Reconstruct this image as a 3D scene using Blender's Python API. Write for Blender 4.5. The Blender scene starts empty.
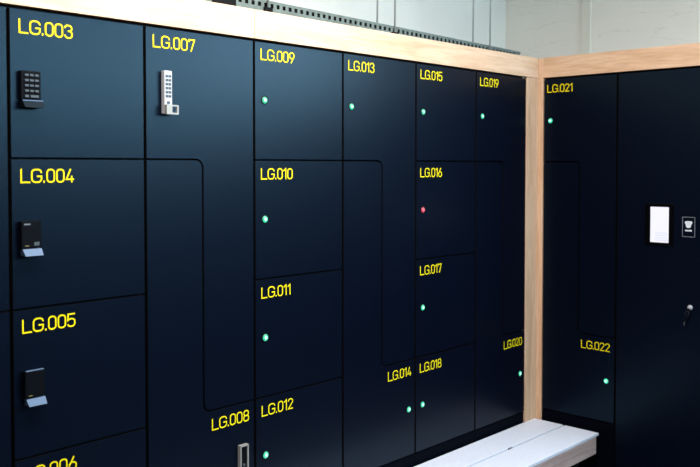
import bpy, bmesh, math, random
from mathutils import Vector, Matrix
random.seed(4)
C = bpy.context.scene.collection
S = 0.9            # the layout below is in door units; everything is scaled to metres at the end
FZ = 0.235         # height of the floor below the layout's zero

# ------------------------------------------------------------------ materials
MATS = {}
def new_mat(name):
    m = bpy.data.materials.new(name); m.use_nodes = True
    MATS[name] = m
    nt = m.node_tree
    return m, nt, nt.nodes['Principled BSDF']

def plain(name, col, rough=0.5, metal=0.0, spec=0.5, noise=0.0, scale=40, bump=0.0, coat=0.0):
    m, nt, b = new_mat(name)
    b.inputs['Base Color'].default_value = (*col, 1)
    b.inputs['Roughness'].default_value = rough
    b.inputs['Metallic'].default_value = metal
    b.inputs['Specular IOR Level'].default_value = spec
    b.inputs['Coat Weight'].default_value = coat
    if noise or bump:
        tc = nt.nodes.new('ShaderNodeTexCoord')
        n = nt.nodes.new('ShaderNodeTexNoise'); n.inputs['Scale'].default_value = scale
        n.inputs['Detail'].default_value = 5
        nt.links.new(tc.outputs['Object'], n.inputs['Vector'])
        if noise:
            r = nt.nodes.new('ShaderNodeValToRGB')
            r.color_ramp.elements[0].position = 0.3; r.color_ramp.elements[1].position = 0.7
            r.color_ramp.elements[0].color = (*[c*(1-noise) for c in col], 1)
            r.color_ramp.elements[1].color = (*[min(1, c*(1+noise)) for c in col], 1)
            nt.links.new(n.outputs['Fac'], r.inputs['Fac'])
            nt.links.new(r.outputs['Color'], b.inputs['Base Color'])
        if bump:
            bp = nt.nodes.new('ShaderNodeBump'); bp.inputs['Strength'].default_value = bump
            bp.inputs['Distance'].default_value = 0.002
            nt.links.new(n.outputs['Fac'], bp.inputs['Height'])
            nt.links.new(bp.outputs['Normal'], b.inputs['Normal'])
    return m

def emit(name, col, strength, base=(0.02, 0.02, 0.02)):
    m, nt, b = new_mat(name)
    b.inputs['Base Color'].default_value = (*base, 1)
    b.inputs['Emission Color'].default_value = (*col, 1)
    b.inputs['Emission Strength'].default_value = strength
    b.inputs['Roughness'].default_value = 0.3
    return m

def wood(name, axis, c0, c1, c2, rough=0.5, fine=1.0):
    """pale timber whose grain runs along one axis"""
    m, nt, b = new_mat(name)
    tc = nt.nodes.new('ShaderNodeTexCoord')
    mp = nt.nodes.new('ShaderNodeMapping')
    sc = [16, 16, 16]; sc[axis] = 1.3
    mp.inputs['Scale'].default_value = sc
    nt.links.new(tc.outputs['Object'], mp.inputs['Vector'])
    n1 = nt.nodes.new('ShaderNodeTexNoise'); n1.inputs['Scale'].default_value = 1.2*fine
    n1.inputs['Detail'].default_value = 6; n1.inputs['Distortion'].default_value = 0.9
    n2 = nt.nodes.new('ShaderNodeTexNoise'); n2.inputs['Scale'].default_value = 9*fine
    n2.inputs['Detail'].default_value = 3
    nt.links.new(mp.outputs['Vector'], n1.inputs['Vector'])
    nt.links.new(mp.outputs['Vector'], n2.inputs['Vector'])
    r = nt.nodes.new('ShaderNodeValToRGB')
    e = r.color_ramp.elements
    e[0].position = 0.3; e[0].color = (*c0, 1)
    e[1].position = 0.72; e[1].color = (*c2, 1)
    k = e.new(0.5); k.color = (*c1, 1)
    nt.links.new(n1.outputs['Fac'], r.inputs['Fac'])
    mx = nt.nodes.new('ShaderNodeMix'); mx.data_type = 'RGBA'; mx.blend_type = 'MULTIPLY'
    mx.inputs['Factor'].default_value = 0.35
    r2 = nt.nodes.new('ShaderNodeValToRGB')
    r2.color_ramp.elements[0].position = 0.35; r2.color_ramp.elements[0].color = (0.62, 0.56, 0.5, 1)
    r2.color_ramp.elements[1].position = 0.6; r2.color_ramp.elements[1].color = (1, 1, 1, 1)
    nt.links.new(n2.outputs['Fac'], r2.inputs['Fac'])
    nt.links.new(r.outputs['Color'], mx.inputs['A']); nt.links.new(r2.outputs['Color'], mx.inputs['B'])
    nt.links.new(mx.outputs['Result'], b.inputs['Base Color'])
    b.inputs['Roughness'].default_value = rough
    bp = nt.nodes.new('ShaderNodeBump'); bp.inputs['Strength'].default_value = 0.12
    bp.inputs['Distance'].default_value = 0.001
    nt.links.new(n2.outputs['Fac'], bp.inputs['Height']); nt.links.new(bp.outputs['Normal'], b.inputs['Normal'])
    return m

OAK = ((0.55, 0.34, 0.205), (0.67, 0.45, 0.30), (0.74, 0.535, 0.39))
NAVY = plain('navy_laminate', (0.0012, 0.0022, 0.0078), rough=0.32, spec=0.22, noise=0.06, scale=60)
MATS['navy_laminate'].node_tree.nodes['Principled BSDF'].inputs['Specular Tint'].default_value = (0.40, 0.77, 1.0, 1)
PLINTH = plain('plinth_laminate', (0.0010, 0.0018, 0.0045), rough=0.6, spec=0.02)
CORE = plain('black_core', (0.0016, 0.0016, 0.002), rough=0.7, spec=0.15)
YEL = plain('yellow_vinyl', (0.80, 0.66, 0.004), rough=0.65, spec=0.1)
WX = wood('oak_along_x', 0, *OAK); WY = wood('oak_along_y', 1, *OAK); WZ = wood('oak_along_z', 2, *OAK)
BENCH = plain('bench_white_laminate', (0.63, 0.67, 0.78), rough=0.5, noise=0.05, scale=90)
APRON = wood('bench_apron_wood', 0, (0.36, 0.25, 0.23), (0.45, 0.33, 0.31), (0.52, 0.40, 0.38), fine=2.0)
BLACKP = plain('black_plastic', (0.002, 0.003, 0.005), rough=0.6, spec=0.05)
DARKP = plain('charcoal_plastic', (0.02, 0.028, 0.034), rough=0.4)
BUTTON = plain('keypad_button', (0.065, 0.085, 0.105), rough=0.6, spec=0.1)
BUTTONB = plain('dark_button', (0.02, 0.03, 0.05), rough=0.4)
SILVER = plain('silver_paint', (0.42, 0.43, 0.47), rough=0.5, metal=0.1)
NICKEL = plain('satin_nickel', (0.27, 0.27, 0.255), rough=0.5, metal=0.2)
SATIN = plain('satin_lip', (0.10, 0.155, 0.25), rough=0.5, spec=0.1)
DLIP = plain('graphite_lip', (0.008, 0.014, 0.020), rough=0.7, spec=0.03)
CHROME = plain('chrome', (0.85, 0.86, 0.88), rough=0.12, metal=1.0)
ROD = plain('rod_steel', (0.30, 0.33, 0.32), rough=0.5, metal=0.2)
GALV = plain('galvanised_steel', (0.13, 0.165, 0.155), rough=0.7, spec=0.2, noise=0.2, scale=25)
WHITEM = plain('white_print', (0.62, 0.68, 0.76), rough=0.5)
GREYM = plain('grey_print', (0.15, 0.175, 0.21), rough=0.5)
GREYD = plain('grey_mark', (0.035, 0.045, 0.055), rough=0.5)
AMBER = plain('amber_mark', (0.20, 0.16, 0.04), rough=0.5)
GREEN = emit('green_light', (0.03, 0.80, 0.42), 0.95)
RED = emit('red_light', (0.9, 0.05, 0.12), 0.75)
CORE_G = emit('green_light_core', (0.55, 1.0, 0.85), 1.5)
CORE_R = emit('red_light_core', (1.0, 0.30, 0.40), 0.95)
SCREEN = emit('lit_screen', (0.90, 0.90, 1.0), 1.0, base=(0.05, 0.05, 0.05))
SLINE = emit('lit_screen_line', (0.74, 0.76, 0.96), 0.9, base=(0.05, 0.05, 0.05))
GLASSB = plain('black_glass', (0.0012, 0.0012, 0.002), rough=0.25, spec=0.15)
WALL = plain('painted_wall', (0.70, 0.70, 0.655), rough=0.85, spec=0.2, noise=0.035, scale=3, bump=0.15)  # left wall toned darker than the right to offset the lamp's falloff
BEAD = plain('plaster_strip', (0.70, 0.69, 0.61), rough=0.85, spec=0.2)
# painted wall with a few hairline cracks running roughly level
WALLC = plain('cracked_wall', (0.80, 0.79, 0.73), rough=0.85, spec=0.2, noise=0.035, scale=3)
_nt = WALLC.node_tree; _b = _nt.nodes['Principled BSDF']
_src = _b.inputs['Base Color'].links[0].from_socket
_tc = _nt.nodes.new('ShaderNodeTexCoord'); _mp = _nt.nodes.new('ShaderNodeMapping'); _mp.inputs['Scale'].default_value = (1, 0.7, 5.5)
_n = _nt.nodes.new('ShaderNodeTexNoise'); _n.inputs['Scale'].default_value = 1.5; _n.inputs['Detail'].default_value = 4
_r = _nt.nodes.new('ShaderNodeValToRGB'); _e = _r.color_ramp.elements
_e[0].position = 0.475; _e[0].color = (1, 1, 1, 1); _e[1].position = 0.487; _e[1].color = (1, 1, 1, 1)
_k = _e.new(0.481); _k.color = (0.88, 0.88, 0.88, 1)
_m = _nt.nodes.new('ShaderNodeMix'); _m.data_type = 'RGBA'; _m.blend_type = 'MULTIPLY'; _m.inputs['Factor'].default_value = 1
_nt.links.new(_tc.outputs['Object'], _mp.inputs['Vector']); _nt.links.new(_mp.outputs['Vector'], _n.inputs['Vector'])
_nt.links.new(_n.outputs['Fac'], _r.inputs['Fac']); _nt.links.new(_src, _m.inputs['A']); _nt.links.new(_r.outputs['Color'], _m.inputs['B'])
_nt.links.new(_m.outputs['Result'], _b.inputs['Base Color'])
FLOORM = plain('grey_floor', (0.03, 0.03, 0.035), rough=0.6, noise=0.15, scale=12)
CEILM = plain('ceiling_paint', (0.75, 0.75, 0.74), rough=0.9, spec=0.2)

# ------------------------------------------------------------------ frames
def LF(s, d, z): return Vector((s, -d, z + FZ))     # left bank: s to the right, d out of the doors
def RF(s, d, z): return Vector((-d, -s, z + FZ))    # right bank: s to the right (towards the camera)
def WF(x, y, z): return Vector((x, y, z + FZ))      # plain room axes

class MB:
    def __init__(self, frame=WF):
        self.bm = bmesh.new(); self.f = frame; self.mats = []; self.mi = 0
    def use(self, m):
        if m not in self.mats: self.mats.append(m)
        self.mi = self.mats.index(m); return self
    def _face(self, vs):
        try:
            fc = self.bm.faces.new(vs); fc.material_index = self.mi; return fc
        except ValueError: return None
    def prism(self, pts, d0, d1, bev=0.0, edge=None):
        """outline in (s,z), extruded from depth d0 (back) to d1 (front)"""
        a = [self.bm.verts.new(self.f(s, d0, z)) for s, z in pts]
        b = [self.bm.verts.new(self.f(s, d1, z)) for s, z in pts]
        n = len(pts); self._face(a); fr = self._face(b)
        if edge: self.use(edge)
        for i in range(n): self._face([a[i], a[(i+1) % n], b[(i+1) % n], b[i]])
        if bev and fr:
            bmesh.ops.recalc_face_normals(self.bm, faces=self.bm.faces[:])
            bmesh.ops.bevel(self.bm, geom=list(fr.edges), offset=bev, segments=2, profile=0.6, affect='EDGES')
        return self
    def hull(self, q0, q1):
        """hexahedron between two quads given in frame coordinates"""
        a = [self.bm.verts.new(self.f(*p)) for p in q0]; b = [self.bm.verts.new(self.f(*p)) for p in q1]
        self._face(a); self._face(b)
        for i in range(4): self._face([a[i], a[(i+1) % 4], b[(i+1) % 4], b[i]])
        return self
    def box(self, s0, s1, d0, d1, z0, z1, bev=0.0):
        vs = {}
        for i, s in enumerate((s0, s1)):
            for j, d in enumerate((d0, d1)):
                for k, z in enumerate((z0, z1)): vs[i, j, k] = self.bm.verts.new(self.f(s, d, z))
        fs = []
        for q in (((0,0,0),(0,0,1),(0,1,1),(0,1,0)), ((1,0,0),(1,1,0),(1,1,1),(1,0,1)),
                  ((0,0,0),(0,1,0),(1,1,0),(1,0,0)), ((0,0,1),(1,0,1),(1,1,1),(0,1,1)),
                  ((0,0,0),(1,0,0),(1,0,1),(0,0,1)), ((0,1,0),(0,1,1),(1,1,1),(1,1,0))):
            fs.append(self._face([vs[t] for t in q]))
        if bev:
            es = set(e for f in fs for e in f.edges)
            bmesh.ops.recalc_face_normals(self.bm, faces=fs)
            bmesh.ops.bevel(self.bm, geom=list(es), offset=bev, segments=2, profile=0.6, affect='EDGES')
        return self
    def disc(self, s, z, prof, n=20, sq=1.0):
        """lathe about the outward axis: prof = [(radius, depth), ...]"""
        rings = []
        for r, d in prof:
            if r <= 0: rings.append([self.bm.verts.new(self.f(s, d, z))])
            else: rings.append([self.bm.verts.new(self.f(s + r*math.cos(2*math.pi*i/n), d, z + r*math.sin(2*math.pi*i/n))) for i in range(n)])
        for a, b in zip(rings, rings[1:]):
            for i in range(n):
                j = (i+1) % n
                if len(a) == 1 and len(b) == 1: continue
                if len(b) == 1: self._face([a[i], a[j], b[0]])
                elif len(a) == 1: self._face([a[0], b[j], b[i]])
                else: self._face([a[i], a[j], b[j], b[i]])
        return self
    def tube(self, pts, r, n=10):
        P = [self.f(*p) for p in pts]; rings = []
        for i, p in enumerate(P):
            t = (P[min(i+1, len(P)-1)] - P[max(i-1, 0)]).normalized()
            a = t.orthogonal().normalized() if i == 0 else (rings_a - t*rings_a.dot(t)).normalized()
            rings_a = a; b = t.cross(a)
            rings.append([self.bm.verts.new(p + r*(a*math.cos(2*math.pi*k/n) + b*math.sin(2*math.pi*k/n))) for k in range(n)])
        for A, B in zip(rings, rings[1:]):
            for k in range(n): self._face([A[k], A[(k+1) % n], B[(k+1) % n], B[k]])
        self._face(rings[0]); self._face(rings[-1])
        return self
    def ribbon(self, pts, t, d0, d1, closed=False):
        n = len(pts); P = [Vector((x, y)) for x, y in pts]; lo, hi = [], []
        for i in range(n):
            pv = P[i-1] if (i > 0 or closed) else None
            nx = P[(i+1) % n] if (i < n-1 or closed) else None
            d1_ = (P[i]-pv).normalized() if pv is not None else None
            d2_ = (nx-P[i]).normalized() if nx is not None else None
            if d1_ is None: d1_ = d2_
            if d2_ is None: d2_ = d1_
            n1 = Vector((-d1_.y, d1_.x)); n2 = Vector((-d2_.y, d2_.x))
            m = n1 + n2
            if m.length < 1e-6: m = n1.copy()
            m.normalize(); k = min(1/max(m.dot(n1), 0.3), 2.2)
            lo.append(P[i] - m*k*t/2); hi.append(P[i] + m*k*t/2)
        rng = range(n if closed else n-1)
        V = {}
        for nm, L in (('l', lo), ('h', hi)):
            for i, p in enumerate(L):
                V[nm, i, 0] = self.bm.verts.new(self.f(p.x, d0, p.y)); V[nm, i, 1] = self.bm.verts.new(self.f(p.x, d1, p.y))
        for i in rng:
            j = (i+1) % n
            self._face([V['l', i, 1], V['l', j, 1], V['h', j, 1], V['h', i, 1]])
            self._face([V['l', i, 0], V['l', j, 0], V['l', j, 1], V['l', i, 1]])
            self._face([V['h', i, 0], V['h', j, 0], V['h', j, 1], V['h', i, 1]])
        if not closed:
            for i in (0, n-1): self._face([V['l', i, 0], V['l', i, 1], V['h', i, 1], V['h', i, 0]])
        return self
    def build(self, name, parent=None, smooth=False):
        bm = self.bm
        bmesh.ops.recalc_face_normals(bm, faces=bm.faces[:])
        off = Vector((0, 0, 0)); p = parent
        while p is not None: off += p.location; p = p.parent
        cs = [v.co for v in bm.verts]
        lo = Vector([min(c[i] for c in cs) for i in range(3)]); hi = Vector([max(c[i] for c in cs) for i in range(3)])
        org = Vector(((lo.x+hi.x)/2, (lo.y+hi.y)/2, lo.z))
        for v in bm.verts: v.co -= org
        me = bpy.data.meshes.new(name); bm.to_mesh(me); bm.free()
        for m in self.mats: me.materials.append(m)
        if smooth:
            for pl in me.polygons: pl.use_smooth = True
        o = bpy.data.objects.new(name, me); C.objects.link(o)
        o.location = org - off
        if parent is not None: o.parent = parent
        return o

def thing(name, label, cat, loc, group=None):
    o = bpy.data.objects.new(name, None); C.objects.link(o); o.location = loc
    o.empty_display_size = 0.1
    return tag(o, label, cat, group)
def tag(o, label, cat, group=None):
    o['label'] = label; o['category'] = cat
    if group: o['group'] = group
    return o
def struct(o): o['kind'] = 'structure'; return o

# ------------------------------------------------------------------ lettering (stroked, condensed)
def arc(cx, cy, r, a0, a1, n=5):
    return [(cx + r*math.cos(math.radians(a0+(a1-a0)*i/n)), cy + r*math.sin(math.radians(a0+(a1-a0)*i/n))) for i in range(n+1)]
def rr(x0, x1, y0, y1, r):
    return arc(x1-r, y1-r, r, 0, 90) + arc(x0+r, y1-r, r, 90, 180) + arc(x0+r, y0+r, r, 180, 270) + arc(x1-r, y0+r, r, 270, 360)
T = 0.098; I = T/2
def glyph(c):
    """(advance, [(points, closed)]) in cap heights"""
    a, b = I, 1-I
    if c == 'L': return 0.66, [([(a, 1), (a, a), (0.66, a)], False)]
    if c == 'G':
        w = 0.76; x1 = w-I; r = 0.25
        return w, [([(x1, 0.70)] + arc(x1-r, b-r, r, 0, 90) + arc(a+r, b-r, r, 90, 180) + arc(a+r, a+r, r, 180, 270)
                    + arc(x1-r, a+r, r, 270, 360) + [(x1, 0.47), (0.40, 0.47)], False)]
    if c == '.': return 0.15, [([(0.075, 0), (0.075, 0.16)], False)]
    w = 0.60; x1 = w-I; r = 0.20
    if c == '0': return w, [(rr(a, x1, a, b, 0.215), True)]
    if c == '1': return 0.36, [([(0.0, 0.76), (0.27, b), (0.28, 0)], False)]
    if c == '2':
        return w, [([(a, 0.74)] + arc(a+0.22, b-0.22, 0.22, 170, 90) + arc(x1-0.22, b-0.22, 0.22, 90, -20) + [(a+0.02, a), (w, a)], False)]
    if c == '3':
        return w, [([(a, 0.75)] + arc(a+r, b-r, r, 170, 90) + arc(x1-r, b-r, r, 90, -60) + [(0.26, 0.53)], False),
                   ([(0.26, 0.53)] + arc(x1-r-0.01, 0.54-r, r+0.01, 80, 0) + arc(x1-r, a+r, r, 0, -90) + arc(a+r, a+r, r, 270, 190) + [(a, 0.27)], False)]
    if c == '4':
        return w, [([(0.36, 1), (a, 0.24), (w, 0.24)], False), ([(0.43, 0.50), (0.43, 0)], False)]
    if c == '5':
        return w, [([(w-0.03, b), (a+0.02, b), (a, 0.50)] + arc(a+r, 0.40, r, 130, 90) + arc(x1-r, 0.60-r, r, 90, 0) + arc(x1-r, a+r, r, 0, -90)
                    + arc(a+r, a+r, r, 270, 190), False)]
    if c == '6':
        return w, [(rr(a, x1, a, 0.57, 0.21), True), ([(a+0.01, 0.36), (0.40, 1)], False)]
    if c == '7': return w, [([(a, 0.76), (a, b), (x1, b), (0.22, 0)], False)]
    if c == '8': return w, [(rr(a+0.02, x1-0.02, 0.52, b, 0.19), True), (rr(a, x1, a, 0.52, 0.20), True)]
    if c == '9': return w, [(rr(a, x1, 0.43, b, 0.21), True), ([(x1-0.01, 0.64), (0.20, 0)], False)]
GAP = {'L': 0.06, 'G': 0.06, '.': 0.09}
H, HZ = 0.046, 0.0422      # width unit and height of the capitals
def text_width(t): 
    x = 0
    for i, c in enumerate(t):
        x += glyph(c)[0] + (GAP.get(c, 0.085) if i < len(t)-1 else 0)
    return x*H
def lettering(mb, t, s, z, k=1.0):
    x = 0
    for c in t:
        w, strokes = glyph(c)
        for q, (pts, cl) in enumerate(strokes):     # a second stroke crosses the first a hair higher
            mb.ribbon([(s + (x+px)*H*k, z + py*HZ) for px, py in pts], T*H, 0.0, 0.0006 + 0.0003*q, cl)
        x += w + GAP.get(c, 0.085)

# ------------------------------------------------------------------ lockers
ZT, Z1, Z2, Z3, Z4 = 2.0405, 1.6, 1.15, 0.70, 0.2605
ROW = [ZT+0.003, Z1, Z2, Z3, Z4]
hg, cg, zg = 0.0034, 0.0058, 0.0040        # half seam widths: rows, columns, stepped seams
TH = 0.018
def rounded(pts):
    """pts = [(s,z,r)], corner rounding"""
    out = []; n = len(pts)
    for i in range(n):
        s, z, r = pts[i]
        if r <= 0: out.append((s, z)); continue
        p = Vector((s, z)); a = (Vector(pts[i-1][:2]) - p).normalized(); b = (Vector(pts[(i+1) % n][:2]) - p).normalized()
        p0 = p + a*r; p1 = p + b*r; c = p + (a+b)*r
        for k in range(7):
            t = k/6*math.pi/2
            q = c - b*r*math.cos(t) - a*r*math.sin(t)
            out.append((q.x, q.y))
    return out
def outline(kind, s0, s1, r0, r1, m=None):
    l, r = s0+cg, s1-cg
    if kind == 'rect':
        return [(l, ROW[r1]+hg), (r, ROW[r1]+hg), (r, ROW[r0]-hg), (l, ROW[r0]-hg)]
    R = 0.026
    if kind == 'upper':
        return rounded([(l, ZT, 0), (l, Z1+hg, 0), (m+zg, Z1+hg, R+2*zg), (m+zg, Z3+hg, R), (r, Z3+hg, 0), (r, ZT, 0)])
    return rounded([(l, Z1-hg, 0), (m-zg, Z1-hg, R), (m-zg, Z3-hg, R+2*zg), (r, Z3-hg, 0), (r, Z4+hg, 0), (l, Z4+hg, 0)])

def status_light(fr, s, z, door, red=False):
    mb = MB(fr)
    mb.use(CORE).disc(s, z, [(0.0165, 0.0), (0.0165, 0.0018), (0.0138, 0.0024), (0.0131, 0.0016)])
    mb.use(RED if red else GREEN).disc(s, z, [(0.0132, 0.0015), (0.0122, 0.0032), (0.0070, 0.0050)])
    mb.use(CORE_R if red else CORE_G).disc(s, z, [(0.0070, 0.0050), (0.0040, 0.0058), (0, 0.0064)])
    o = mb.build('status_light', door, True)
    if red: o['label'] = 'red status light'
    return o

def keypad_lock_dark(fr, root):
    s0, z1 = -2.9080, 1.8590
    mb = MB(fr); mb.use(BLACKP).box(s0, s0+0.0615, 0.0, 0.018, z1-0.086, z1, 0.003)
    o = mb.build('keypad_lock', root); o['label'] = 'black keypad lock with grey buttons'
    for r in range(4):
        for c in range(3):
            x = s0+0.0105 + c*0.0155; z = z1-0.010 - r*0.0155
            MB(fr).use(BUTTON).box(x, x+0.0115, 0.020, 0.0222, z-0.0062, z, 0.0008).build('button', o)
    for x0, x1 in ((0.0105, 0.022), (0.0275, 0.0530)):
        MB(fr).use(BUTTON).box(s0+x0, s0+x1, 0.020, 0.0222, z1-0.079, z1-0.072, 0.0008).build('button', o)
    # slanted thumb grip under the keypad
    g = MB(fr); g.use(DLIP)
    g.hull([(s0+0.003, 0.0, z1-0.087), (s0+0.064, 0.0, z1-0.087), (s0+0.062, 0.0, z1-0.108), (s0+0.006, 0.0, z1-0.108)],
           [(s0+0.001, 0.024, z1-0.089), (s0+0.065, 0.024, z1-0.089), (s0+0.064, 0.036, z1-0.109), (s0+0.004, 0.036, z1-0.109)])
    g.use(SATIN).box(s0+0.002, s0+0.0645, 0.021, 0.0255, z1-0.0895, z1-0.0868)
    gg = g.build('thumb_grip', o); gg['label'] = 'slanted grip with a bright upper edge'
    return o

def card_lock(fr, root, s0, z1, kind):
    w, h = 0.062, 0.081
    mb = MB(fr); mb.use(BLACKP).box(s0, s0+w, 0.0, 0.022, z1-h, z1, 0.003)
    if kind == 'top_highlight': mb.use(SATIN).box(s0+0.004, s0+w-0.002, 0.012, 0.0205, z1-0.001, z1+0.0012)  # pale strip stands in for the highlight along the top edge
    o = mb.build('card_lock', root); o['label'] = 'black card lock with a silver grip'
    m = MB(fr)
    if kind == 'printed':
        m.use(GREYM)
        for k in range(4): m.box(s0+0.008+k*0.005, s0+0.0118+k*0.005, 0.022, 0.0224, z1-0.0115, z1-0.007)
        m.build('printed_mark', o)
        m = MB(fr); m.use(GREYD).box(s0+0.038, s0+0.055, 0.022, 0.0225, z1-0.074, z1-0.063, 0.0003); m.build('sensor_window', o)
        m = MB(fr)
    m.use(AMBER).box(s0+0.010, s0+0.0225, 0.022, 0.0224, z1-0.0745, z1-0.0725); m.build('indicator_mark', o)
    g = MB(fr); g.use(SATIN)
    b = z1-h-0.002
    g.hull([(s0+0.005, 0.0, b), (s0+w, 0.0, b), (s0+w-0.001, 0.0, b-0.021), (s0+0.008, 0.0, b-0.021)],
           [(s0+0.003, 0.022, b), (s0+w, 0.022, b), (s0+w, 0.034, b-0.020), (s0+0.006, 0.034, b-0.020)])
    gg = g.build('thumb_grip', o); gg['label'] = 'slanted silver grip'
    return o

def slim_keypad(fr, root):
    s0, z1 = -2.4095, 1.8985
    mb = MB(fr); mb.use(SILVER).box(s0, s0+0.031, 0.0, 0.020, z1-0.146, z1, 0.003)
    o = mb.build('slim_keypad_lock', root); o['label'] = 'slim silver keypad lock with two columns of buttons'
    for r in range(6):
        z = z1-0.014-r*0.0135
        for x0, x1 in ((0.0045, 0.0145), (0.0165, 0.0265)):
            MB(fr).use(BUTTONB).box(s0+x0, s0+x1, 0.020, 0.0215, z-0.0088, z, 0.0008).build('button', o)
    MB(fr).use(BUTTONB).box(s0+0.009, s0+0.022, 0.020, 0.0212, z1-0.112, z1-0.103).build('indicator_window', o)
    # turned latch plate with a square eye
    g = MB(fr); g.use(NICKEL)
    zb, zt = z1-0.147, z1-0.115; a, b = s0+0.0005, s0+0.050
    g.box(a, a+0.0225, 0.0205, 0.032, zb, zt)
    g.box(a+0.023, b, 0.022, 0.030, zt-0.005, zt); g.box(a+0.023, b, 0.022, 0.030, zb, zb+0.006)
    g.box(b-0.006, b, 0.022, 0.030, zb+0.0062, zt-0.0052)
    gg = g.build('latch', o); gg['label'] = 'square nickel latch with an open eye'
    return o

def slot_lock(fr, root):
    s0, s1, zt, zb = -2.0850, -2.0455, 0.545, 0.395
    mb = MB(fr); mb.use(NICKEL)
    d = 0.016
    mb.box(s0, s1, 0, d, zt-0.005, zt); mb.box(s0, s1, 0, d, zb, zb+0.005)
    mb.box(s0, s0+0.0055, 0, d, zb+0.005, zt-0.005); mb.box(s1-0.0055, s1, 0, d, zb+0.005, zt-0.005)
    o = mb.build('slim_keypad_lock', root); o['label'] = 'slim lock with a nickel rim and black face'
    MB(fr).use(BLACKP).box(s0+0.0058, s1-0.0058, 0.0, 0.012, zb+0.0052, zt-0.0052, 0.001).build('lock_face', o)
    MB(fr).use(GREYD).disc((s0+s1)/2, zt-0.075, [(0.006, 0.012), (0.006, 0.0145), (0, 0.015)], 14).build('button', o, True)
    return o

DEPTH = 0.5
def cabinet(fr, s0, s1, label, group='navy locker cabinets'):
    root = thing('locker_cabinet', label, 'lockers', fr((s0+s1)/2, -DEPTH/2, -FZ), group)
    mb = MB(fr); mb.use(CORE).box(s0+0.0005, s1-0.0005, -DEPTH, -TH-0.005, Z4-0.004, 2.15)
    mb.build('carcass', root)
    mb = MB(fr); mb.use(PLINTH).box(s0+0.0006, s1-0.0006, -0.04, -0.006, -FZ, Z4-0.004, 0.001)
    mb.build('plinth', root)
    mb = MB(fr); mb.use(CORE).box(s0+0.01, s1-0.01, -DEPTH, -0.041, -FZ, Z4-0.006); mb.build('base', root)
    return root
def door(fr, root, kind, s0, s1, r0, r1, m, text, light=True, red=False):
    mb = MB(fr); mb.use(NAVY).prism(outline(kind, s0, s1, r0, r1, m), -TH, 0.0, 0.0, CORE)
    d = mb.build('locker_door', root)
    if text:
        lm = MB(fr); lm.use(YEL)
        kk = 1.0 if fr is LF else 0.93
        up = 0.005 if (r0 == 0 and fr is LF and s0 > -2.6) else 0.0
        if kind == 'lower':
            lettering(lm, text, s1-0.030-text_width(text)*kk, Z3-0.0315-HZ, kk)
            ls, lz = s1-0.048, Z3-0.226
        else:
            lettering(lm, text, s0 + (0.0325 if fr is LF else 0.0235), ROW[r0]-0.0315-HZ + up, kk)
            ls, lz = s0 + (0.0515 if fr is LF else 0.044), ROW[r0]-0.2235 + up
        n = lm.build('number_label', d); n['label'] = 'yellow number ' + text
        d['label'] = ('stepped ' if kind != 'rect' else '') + 'navy door numbered ' + text
        if light: status_light(fr, ls, lz, d, red)
    return d

cA, cB, cC, cD, cE, cF, cG = -2.9374, -2.4737, -2.0009, -1.5236, -1.0457, -0.5754, -0.1163
m7, m13, m19 = -2.238, -1.278, -0.329
c0 = cA - 0.4637
# partly seen two-door cabinet on the far left
k = cabinet(LF, c0, cA, 'navy locker cabinet cut off by the left edge of the photo')
door(LF, k, 'rect', c0, cA, 0, 2, None, None); door(LF, k, 'rect', c0, cA, 2, 4, None, None)
k = cabinet(LF, cA, cB, 'navy locker cabinet numbered LG.003 to LG.006 with black lever locks')
for i in range(4): door(LF, k, 'rect', cA, cB, i, i+1, None, 'LG.00%d' % (3+i), False)
keypad_lock_dark(LF, k); card_lock(LF, k, -2.9135, 1.4135, 'printed'); card_lock(LF, k, -2.9075, 0.9650, 'top_highlight')
k = cabinet(LF, cB, cC, 'navy locker cabinet with stepped doors LG.007 and LG.008 and silver keypad')
door(LF, k, 'upper', cB, cC, 0, 0, m7, 'LG.007', False); door(LF, k, 'lower', cB, cC, 0, 0, m7, 'LG.008', False)
slim_keypad(LF, k); slot_lock(LF, k)
k = cabinet(LF, cC, cD, 'navy locker cabinet numbered LG.009 to LG.012 with four green lights')
for i, t in enumerate(('LG.009', 'LG.010', 'LG.011', 'LG.012')): door(LF, k, 'rect', cC, cD, i, i+1, None, t)
k = cabinet(LF, cD, cE, 'navy locker cabinet with stepped doors LG.013 and LG.014')
door(LF, k, 'upper', cD, cE, 0, 0, m13, 'LG.013'); door(LF, k, 'lower', cD, cE, 0, 0, m13, 'LG.014')
k = cabinet(LF, cE, cF, 'navy locker cabinet numbered LG.015 to LG.018 with one red light')
for i, t in enumerate(('LG.015', 'LG.016', 'LG.017', 'LG.018')): door(LF, k, 'rect', cE, cF, i, i+1, None, t, True, t == 'LG.016')
k = cabinet(LF, cF, cG, 'navy locker cabinet with doors LG.019 and LG.020 beside the corner post')
door(LF, k, 'upper', cF, cG, 0, 0, m19, 'LG.019'); door(LF, k, 'lower', cF, cG, 0, 0, m19, 'LG.020')
# right bank
rP, rS, rQ, rT = 0.0335, 0.2497, 0.4585, 1.06
k = cabinet(RF, rP, rQ, 'navy locker cabinet with doors LG.021 and LG.022 right of the corner post')
door(RF, k, 'upper', rP, rQ, 0, 0, rS, 'LG.021'); door(RF, k, 'lower', rP, rQ, 0, 0, rS, 'LG.022')

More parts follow.
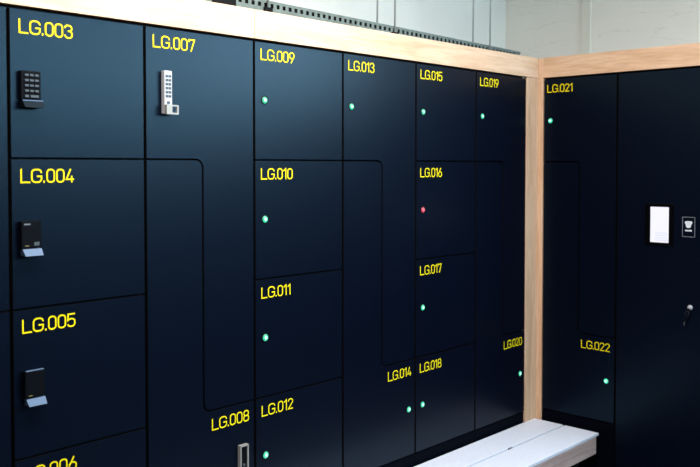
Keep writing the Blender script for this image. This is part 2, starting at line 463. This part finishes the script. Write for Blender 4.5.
# tall control cabinet with touchscreen
k = thing('control_cabinet', 'tall plain navy cabinet with a lit touchscreen and a key lock', 'cabinet', RF((rQ+rT)/2, -DEPTH/2, -FZ))
MB(RF).use(CORE).box(rQ+0.0005, rT-0.0005, -DEPTH, -TH-0.005, -FZ, 2.15).build('carcass', k)
d = MB(RF).use(NAVY).prism([(rQ+cg, -FZ+0.012), (rT-cg, -FZ+0.012), (rT-cg, ZT), (rQ+cg, ZT)], -TH, 0.0, 0.0, CORE).build('cabinet_door', k)
t = MB(RF).use(GLASSB).box(0.6105, 0.7530, 0.0, 0.007, 1.1915, 1.3945, 0.002).build('touchscreen', k)
t['label'] = 'touchscreen with a black bezel'
p = MB(RF).use(SCREEN).box(0.6395, 0.7310, 0.007, 0.0076, 1.2045, 1.3780)
p.use(SLINE)
for q in range(4): p.box(0.664, 0.7245, 0.0076, 0.0078, 1.2145+q*0.0115, 1.2180+q*0.0115)
p.build('display', t)['label'] = 'glowing white display'
g = MB(RF); g.use(GREYM)
s0, s1, z0, z1 = 0.7945, 0.8560, 1.2385, 1.3345; e = 0.0026
g.box(s0, s1, 0, 0.0008, z1-e, z1); g.box(s0, s1, 0, 0.0008, z0, z0+e)
g.box(s0, s0+e, 0, 0.0008, z0+e, z1-e); g.box(s1-e, s1, 0, 0.0008, z0+e, z1-e)
sg = g.build('sign_outline', k); sg['label'] = 'thin grey rectangular outline'
g = MB(RF); g.use(WHITEM)
g.prism(rounded([(0.8145, 1.2830, 0.003), (0.8340, 1.2830, 0.003), (0.8385, 1.2990, 0.003), (0.8435, 1.3060, 0.003), (0.8420, 1.3130, 0.0025), (0.8240, 1.3150, 0.001), (0.8085, 1.3130, 0.0025), (0.8060, 1.3060, 0.003), (0.8110, 1.2990, 0.003)]), 0, 0.0008)
g.build('sign_symbol', sg)['label'] = 'white cup-shaped symbol'
g = MB(RF); g.use(WHITEM)
for q in range(4): g.box(0.8085+q*0.0085, 0.8155+q*0.0085, 0, 0.0008, 1.2655, 1.2730)
g.build('sign_text', sg)
g = MB(RF); g.use(SILVER).disc(0.8375, 0.9010, [(0.0125, 0), (0.0125, 0.004), (0.0085, 0.010), (0.0075, 0.011), (0, 0.0112)], 24)
g.build('cam_lock', k, True)['label'] = 'round chrome key lock'
# key left in the lock, with its fob
kx, kz = 0.8375, 0.9010
r = thing('key', 'small key with a black head hanging in the round lock', 'key', RF(kx, 0.0245, kz-0.004))
g = MB(RF); g.use(CHROME).box(kx-0.0012, kx+0.0012, 0.0110, 0.022, kz-0.005, kz+0.002); g.build('key_blade', r)
g = MB(RF); g.use(BLACKP)
g.prism(rounded([(kx-0.004, kz-0.020, 0.003), (kx+0.006, kz-0.020, 0.003), (kx+0.006, kz-0.002, 0.003), (kx-0.005, kz-0.002, 0.003)]), 0.0205, 0.0255, 0.0006)
g.build('key_head', r)
g = MB(RF); g.use(GREYD)
g.tube([(kx-0.003+0.010*math.sin(a*math.pi/8), 0.0285 + 0.002*math.cos(a*math.pi/8), kz-0.026+0.012*math.cos(a*math.pi/8)) for a in range(17)], 0.0008, 6)
g.build('split_ring', r, True)
g = MB(RF); g.use(BLACKP)
g.prism(rounded([(kx-0.021, kz-0.066, 0.003), (kx-0.011, kz-0.066, 0.003), (kx-0.002, kz-0.036, 0.004), (kx-0.014, kz-0.033, 0.004)]), 0.0265, 0.0285, 0.0005)
g.build('key_fob', r)
g = MB(RF); g.use(GREYD)
g.prism([(kx-0.0205, kz-0.084), (kx-0.0150, kz-0.085), (kx-0.0135, kz-0.0665), (kx-0.0185, kz-0.0665)], 0.0268, 0.0282)
g.build('spare_key', r)

# ------------------------------------------------------------------ timber surround
FB, FT = 2.0510, 2.1580
def board(mb, label, name='fascia_board'):
    o = mb.build(name); tag(o, label, 'board'); return o
board(MB(LF).use(WX).box(c0, cC-0.0008, -0.022, 0.004, FB, FT, 0.0015), 'pale oak fascia board above lockers LG.003 and LG.007')
board(MB(LF).use(WX).box(cC+0.0008, -0.0012, -0.022, 0.004, FB, FT, 0.0015), 'pale oak fascia board above lockers LG.009 to LG.019')
board(MB(RF).use(WY).box(rP, rT, -0.022, 0.004, FB, FT, 0.0015), 'pale oak fascia board over the right-hand lockers and touchscreen cabinet')
board(MB(LF).use(WZ).box(cG+0.0035, -0.0012, -0.022, 0.002, -FZ, FB-0.001, 0.0015), 'pale oak upright panel beside locker LG.019, left half of corner post', 'post_panel')
board(MB(RF).use(WZ).box(0.0, rP-0.0008, -0.03, 0.0, -FZ, FT, 0.0015), 'narrow pale oak upright beside locker LG.021, right half of corner post', 'post_panel')

# ------------------------------------------------------------------ bench in the corner
bx0, bx1, bz = -2.55, -0.020, 0.204
r = thing('bench', 'low bench with two white planks along the lockers in the corner', 'bench', WF((bx0+bx1)/2, -0.19, -FZ))
MB().use(BENCH).box(bx0, bx1, -0.1780, -0.004, bz-0.014, bz, 0.002).build('plank', r)
MB().use(BENCH).box(bx0, bx1, -0.3820, -0.1890, bz-0.014, bz, 0.002).build('plank', r)
MB().use(APRON).box(bx0+0.02, bx1-0.025, -0.3815, -0.3600, bz-0.102, bz-0.0145, 0.001).build('apron', r)['label'] = 'pinkish wooden front rail'
MB().use(APRON).box(bx0+0.02, bx1-0.025, -0.030, -0.012, bz-0.102, bz-0.0145, 0.001).build('back_rail', r)
for x in (bx0+0.12, -1.28, bx1-0.20):
    for y in (-0.3560, -0.075):
        MB().use(CORE).box(x, x+0.045, y, y+0.045, -FZ, bz-0.0145).build('leg', r)
    MB().use(CORE).box(x, x+0.045, -0.3100, -0.0760, bz-0.075, bz-0.0146).build('cross_rail', r)
g = MB(); g.use(GREYD)
g.box(-0.550, -0.522, -0.1889, -0.1781, bz-0.02, bz+0.0006); g.build('spacer', r)

# ------------------------------------------------------------------ cable tray above the lockers
tx0, tx1 = -3.3, 0.14
ty0, ty1 = 0.20, 0.30
tz0, tz1 = 2.195, 2.249
r = thing('cable_tray', 'grey perforated metal cable tray hung behind the oak fascia', 'cable tray', WF((tx0+tx1)/2, 0.25, tz0))
def flange(y0, y1):
    mb = MB(); mb.use(GALV)
    mb.box(tx0, tx1, y0, y1, tz1-0.011, tz1); mb.box(tx0, tx1, y0, y1, tz0, tz0+0.026)
    x = tx0; pitch = 0.0335
    while x < tx1:
        mb.box(x, min(x+0.0165, tx1), y0, y1, tz0+0.026, tz1-0.011); x += pitch
    return mb
f1 = flange(ty0, ty0+0.0025); f1.build('side_flange', r)
f2 = flange(ty1-0.0025, ty1); f2.build('side_flange', r)
mb = MB(); mb.use(GALV)
x = tx0
while x < tx1:
    mb.box(x, min(x+0.022, tx1), ty0+0.0025, ty1-0.0025, tz0, tz0+0.002); x += 0.05
for y in (0.2026, 0.225, 0.25, 0.275, 0.2924): mb.box(tx0, tx1, y, y+0.005, tz0, tz0+0.0018)
mb.build('tray_floor', r)
mb = MB(); mb.use(CORE)
for q, (yy, rr_, zz) in enumerate(((0.2165, 0.0110, 0), (0.2165, 0.0105, 0.0235), (0.250, 0.0100, 0), (0.2765, 0.0175, 0))):
    pts = [(tx0+0.02 + i*(tx1-tx0-0.04)/40, yy + 0.0015*math.sin(i*0.9+q), tz0+0.0025+rr_+zz) for i in range(41)]
    mb.tube(pts, rr_, 8)
cb = mb.build('cables', r, True)
for x in (-2.55, -1.76, -0.966, -0.173):
    for y in (ty0-0.006, ty1+0.006):
        mb = MB(); mb.use(ROD).tube([(x, y, tz0-0.02), (x, y, 2.955)], 0.0042, 8); mb.build('hanger_rod', r, True)
    mb = MB(); mb.use(CORE).box(x-0.022, x+0.022, ty0-0.012, ty1+0.012, tz0-0.012, tz0-0.0005); mb.box(x-0.02, x+0.02, ty0-0.012, ty0-0.0005, tz0, tz0+0.024); mb.build('bracket', r)
mb = MB(); mb.use(CORE).box(-2.04, -1.925, ty0-0.004, ty0-0.0005, tz0+0.004, tz1-0.004); mb.build('splice_plate', r)['label'] = 'dark splice plate'

r.rotation_euler = (0, 0.0135, 0)       # it sags a little towards the corner

# ------------------------------------------------------------------ room
X0, X1, Y0, Y1, ZC = -7.2, 0.60, -4.6, 0.60, 3.0
struct(MB().use(FLOORM).box(X0, X1+0.3, Y0, Y1, -FZ-0.1, -FZ).build('floor'))
struct(MB().use(CEILM).box(X0, X1+0.3, Y0, Y1, ZC, ZC+0.1).build('ceiling'))
struct(MB().use(WALL).box(X0, X1+0.3, Y1, Y1+0.12, -FZ-0.1, ZC+0.1).build('wall_left'))
# the wall behind the right bank, with an upright plaster strip
struct(MB().use(WALLC).box(X1, X1+0.3, Y0, Y1-0.001, -FZ, ZC-0.001).build('wall_right'))
struct(MB().use(BEAD).box(X1-0.010, X1-0.0002, 0.006, 0.068, -FZ+0.001, ZC-0.002, 0.003).build('trim_4'))
struct(MB().use(WALL).box(X0, X1+0.3, Y0-0.12, Y0, -FZ-0.1, ZC+0.1).build('wall_front'))
struct(MB().use(WALL).box(X0-0.12, X0, Y0, Y1, -FZ-0.1, ZC+0.1).build('wall_back'))

# unseen dark panels to locker height, added so the lower doors reflect dark
REFLD = plain('dark_reflect_panel', (0.008, 0.011, 0.02), rough=0.5)
struct(MB().use(REFLD).box(X0, X1-0.001, Y0, Y0+0.02, -FZ, 2.05).build('reflect_panel_1'))
struct(MB().use(REFLD).box(X0, X0+0.02, Y0+0.02, Y1, -FZ, 2.05).build('reflect_panel_2'))
struct(MB().use(REFLD).box(X1-0.02, X1-0.0005, Y0+0.021, -1.2, -FZ, 2.05).build('reflect_panel_3'))

# ------------------------------------------------------------------ to metres
for me in bpy.data.meshes: me.transform(Matrix.Scale(S, 4))
for o in bpy.data.objects: o.location = o.location * S

# ------------------------------------------------------------------ light
def area(name, x, y, z, sx, sy, power, col, tilt=(0, 0, 0)):
    l = bpy.data.lights.new(name, 'AREA'); l.shape = 'RECTANGLE'; l.size = sx*S; l.size_y = sy*S
    l.energy = power; l.color = col
    o = bpy.data.objects.new(name, l); C.objects.link(o); o.location = WF(x, y, z)*S; o.rotation_euler = tilt
    return o
area('ceiling_lamp', -2.5, -0.95, ZC-0.03, 2.8, 0.25, 116, (1.0, 0.90, 0.82))
area('cool_sheen_light', X1-0.03, -3.2, 2.53, 0.8, 2.4, 90, (0.62, 0.85, 1.0), (0, math.radians(90), 0))  # added cool area light for the blue door sheen; no window built
area('cool_sheen_light', -0.75, Y0+0.03, 2.53, 2.6, 0.8, 75, (0.62, 0.85, 1.0), (math.radians(90), 0, 0))  # second added sheen light, by the front wall
w = bpy.data.worlds.new('world'); bpy.context.scene.world = w; w.use_nodes = True
w.node_tree.nodes['Background'].inputs['Color'].default_value = (0.6, 0.7, 0.9, 1)
w.node_tree.nodes['Background'].inputs['Strength'].default_value = 0.05

# ------------------------------------------------------------------ camera
yaw, pitch = math.radians(43.3535), math.radians(-1.7686)
cam = bpy.data.cameras.new('camera'); co = bpy.data.objects.new('camera', cam); C.objects.link(co)
cam.sensor_width = 36; cam.sensor_fit = 'HORIZONTAL'; cam.lens = 859.213/700*36
cam.shift_x = 0; cam.shift_y = -40.70/700
f = Vector((math.cos(yaw)*math.cos(pitch), math.sin(yaw)*math.cos(pitch), math.sin(pitch)))
rt = Vector((math.sin(yaw), -math.cos(yaw), 0)); up = rt.cross(f)
M = Matrix((rt, up, -f)).transposed().to_4x4()
M.translation = WF(-4.08697, -2.46056, 1.57633)*S
co.matrix_world = M
cam.clip_start = 0.05
cam.dof.use_dof = True; cam.dof.focus_distance = 3.0; cam.dof.aperture_fstop = 4.5
sc = bpy.context.scene; sc.camera = co
sc.view_settings.view_transform = 'Standard'; sc.view_settings.look = 'None'
sc.view_settings.gamma = 1; sc.view_settings.use_curve_mapping = False
sc.view_settings.exposure = 0.0
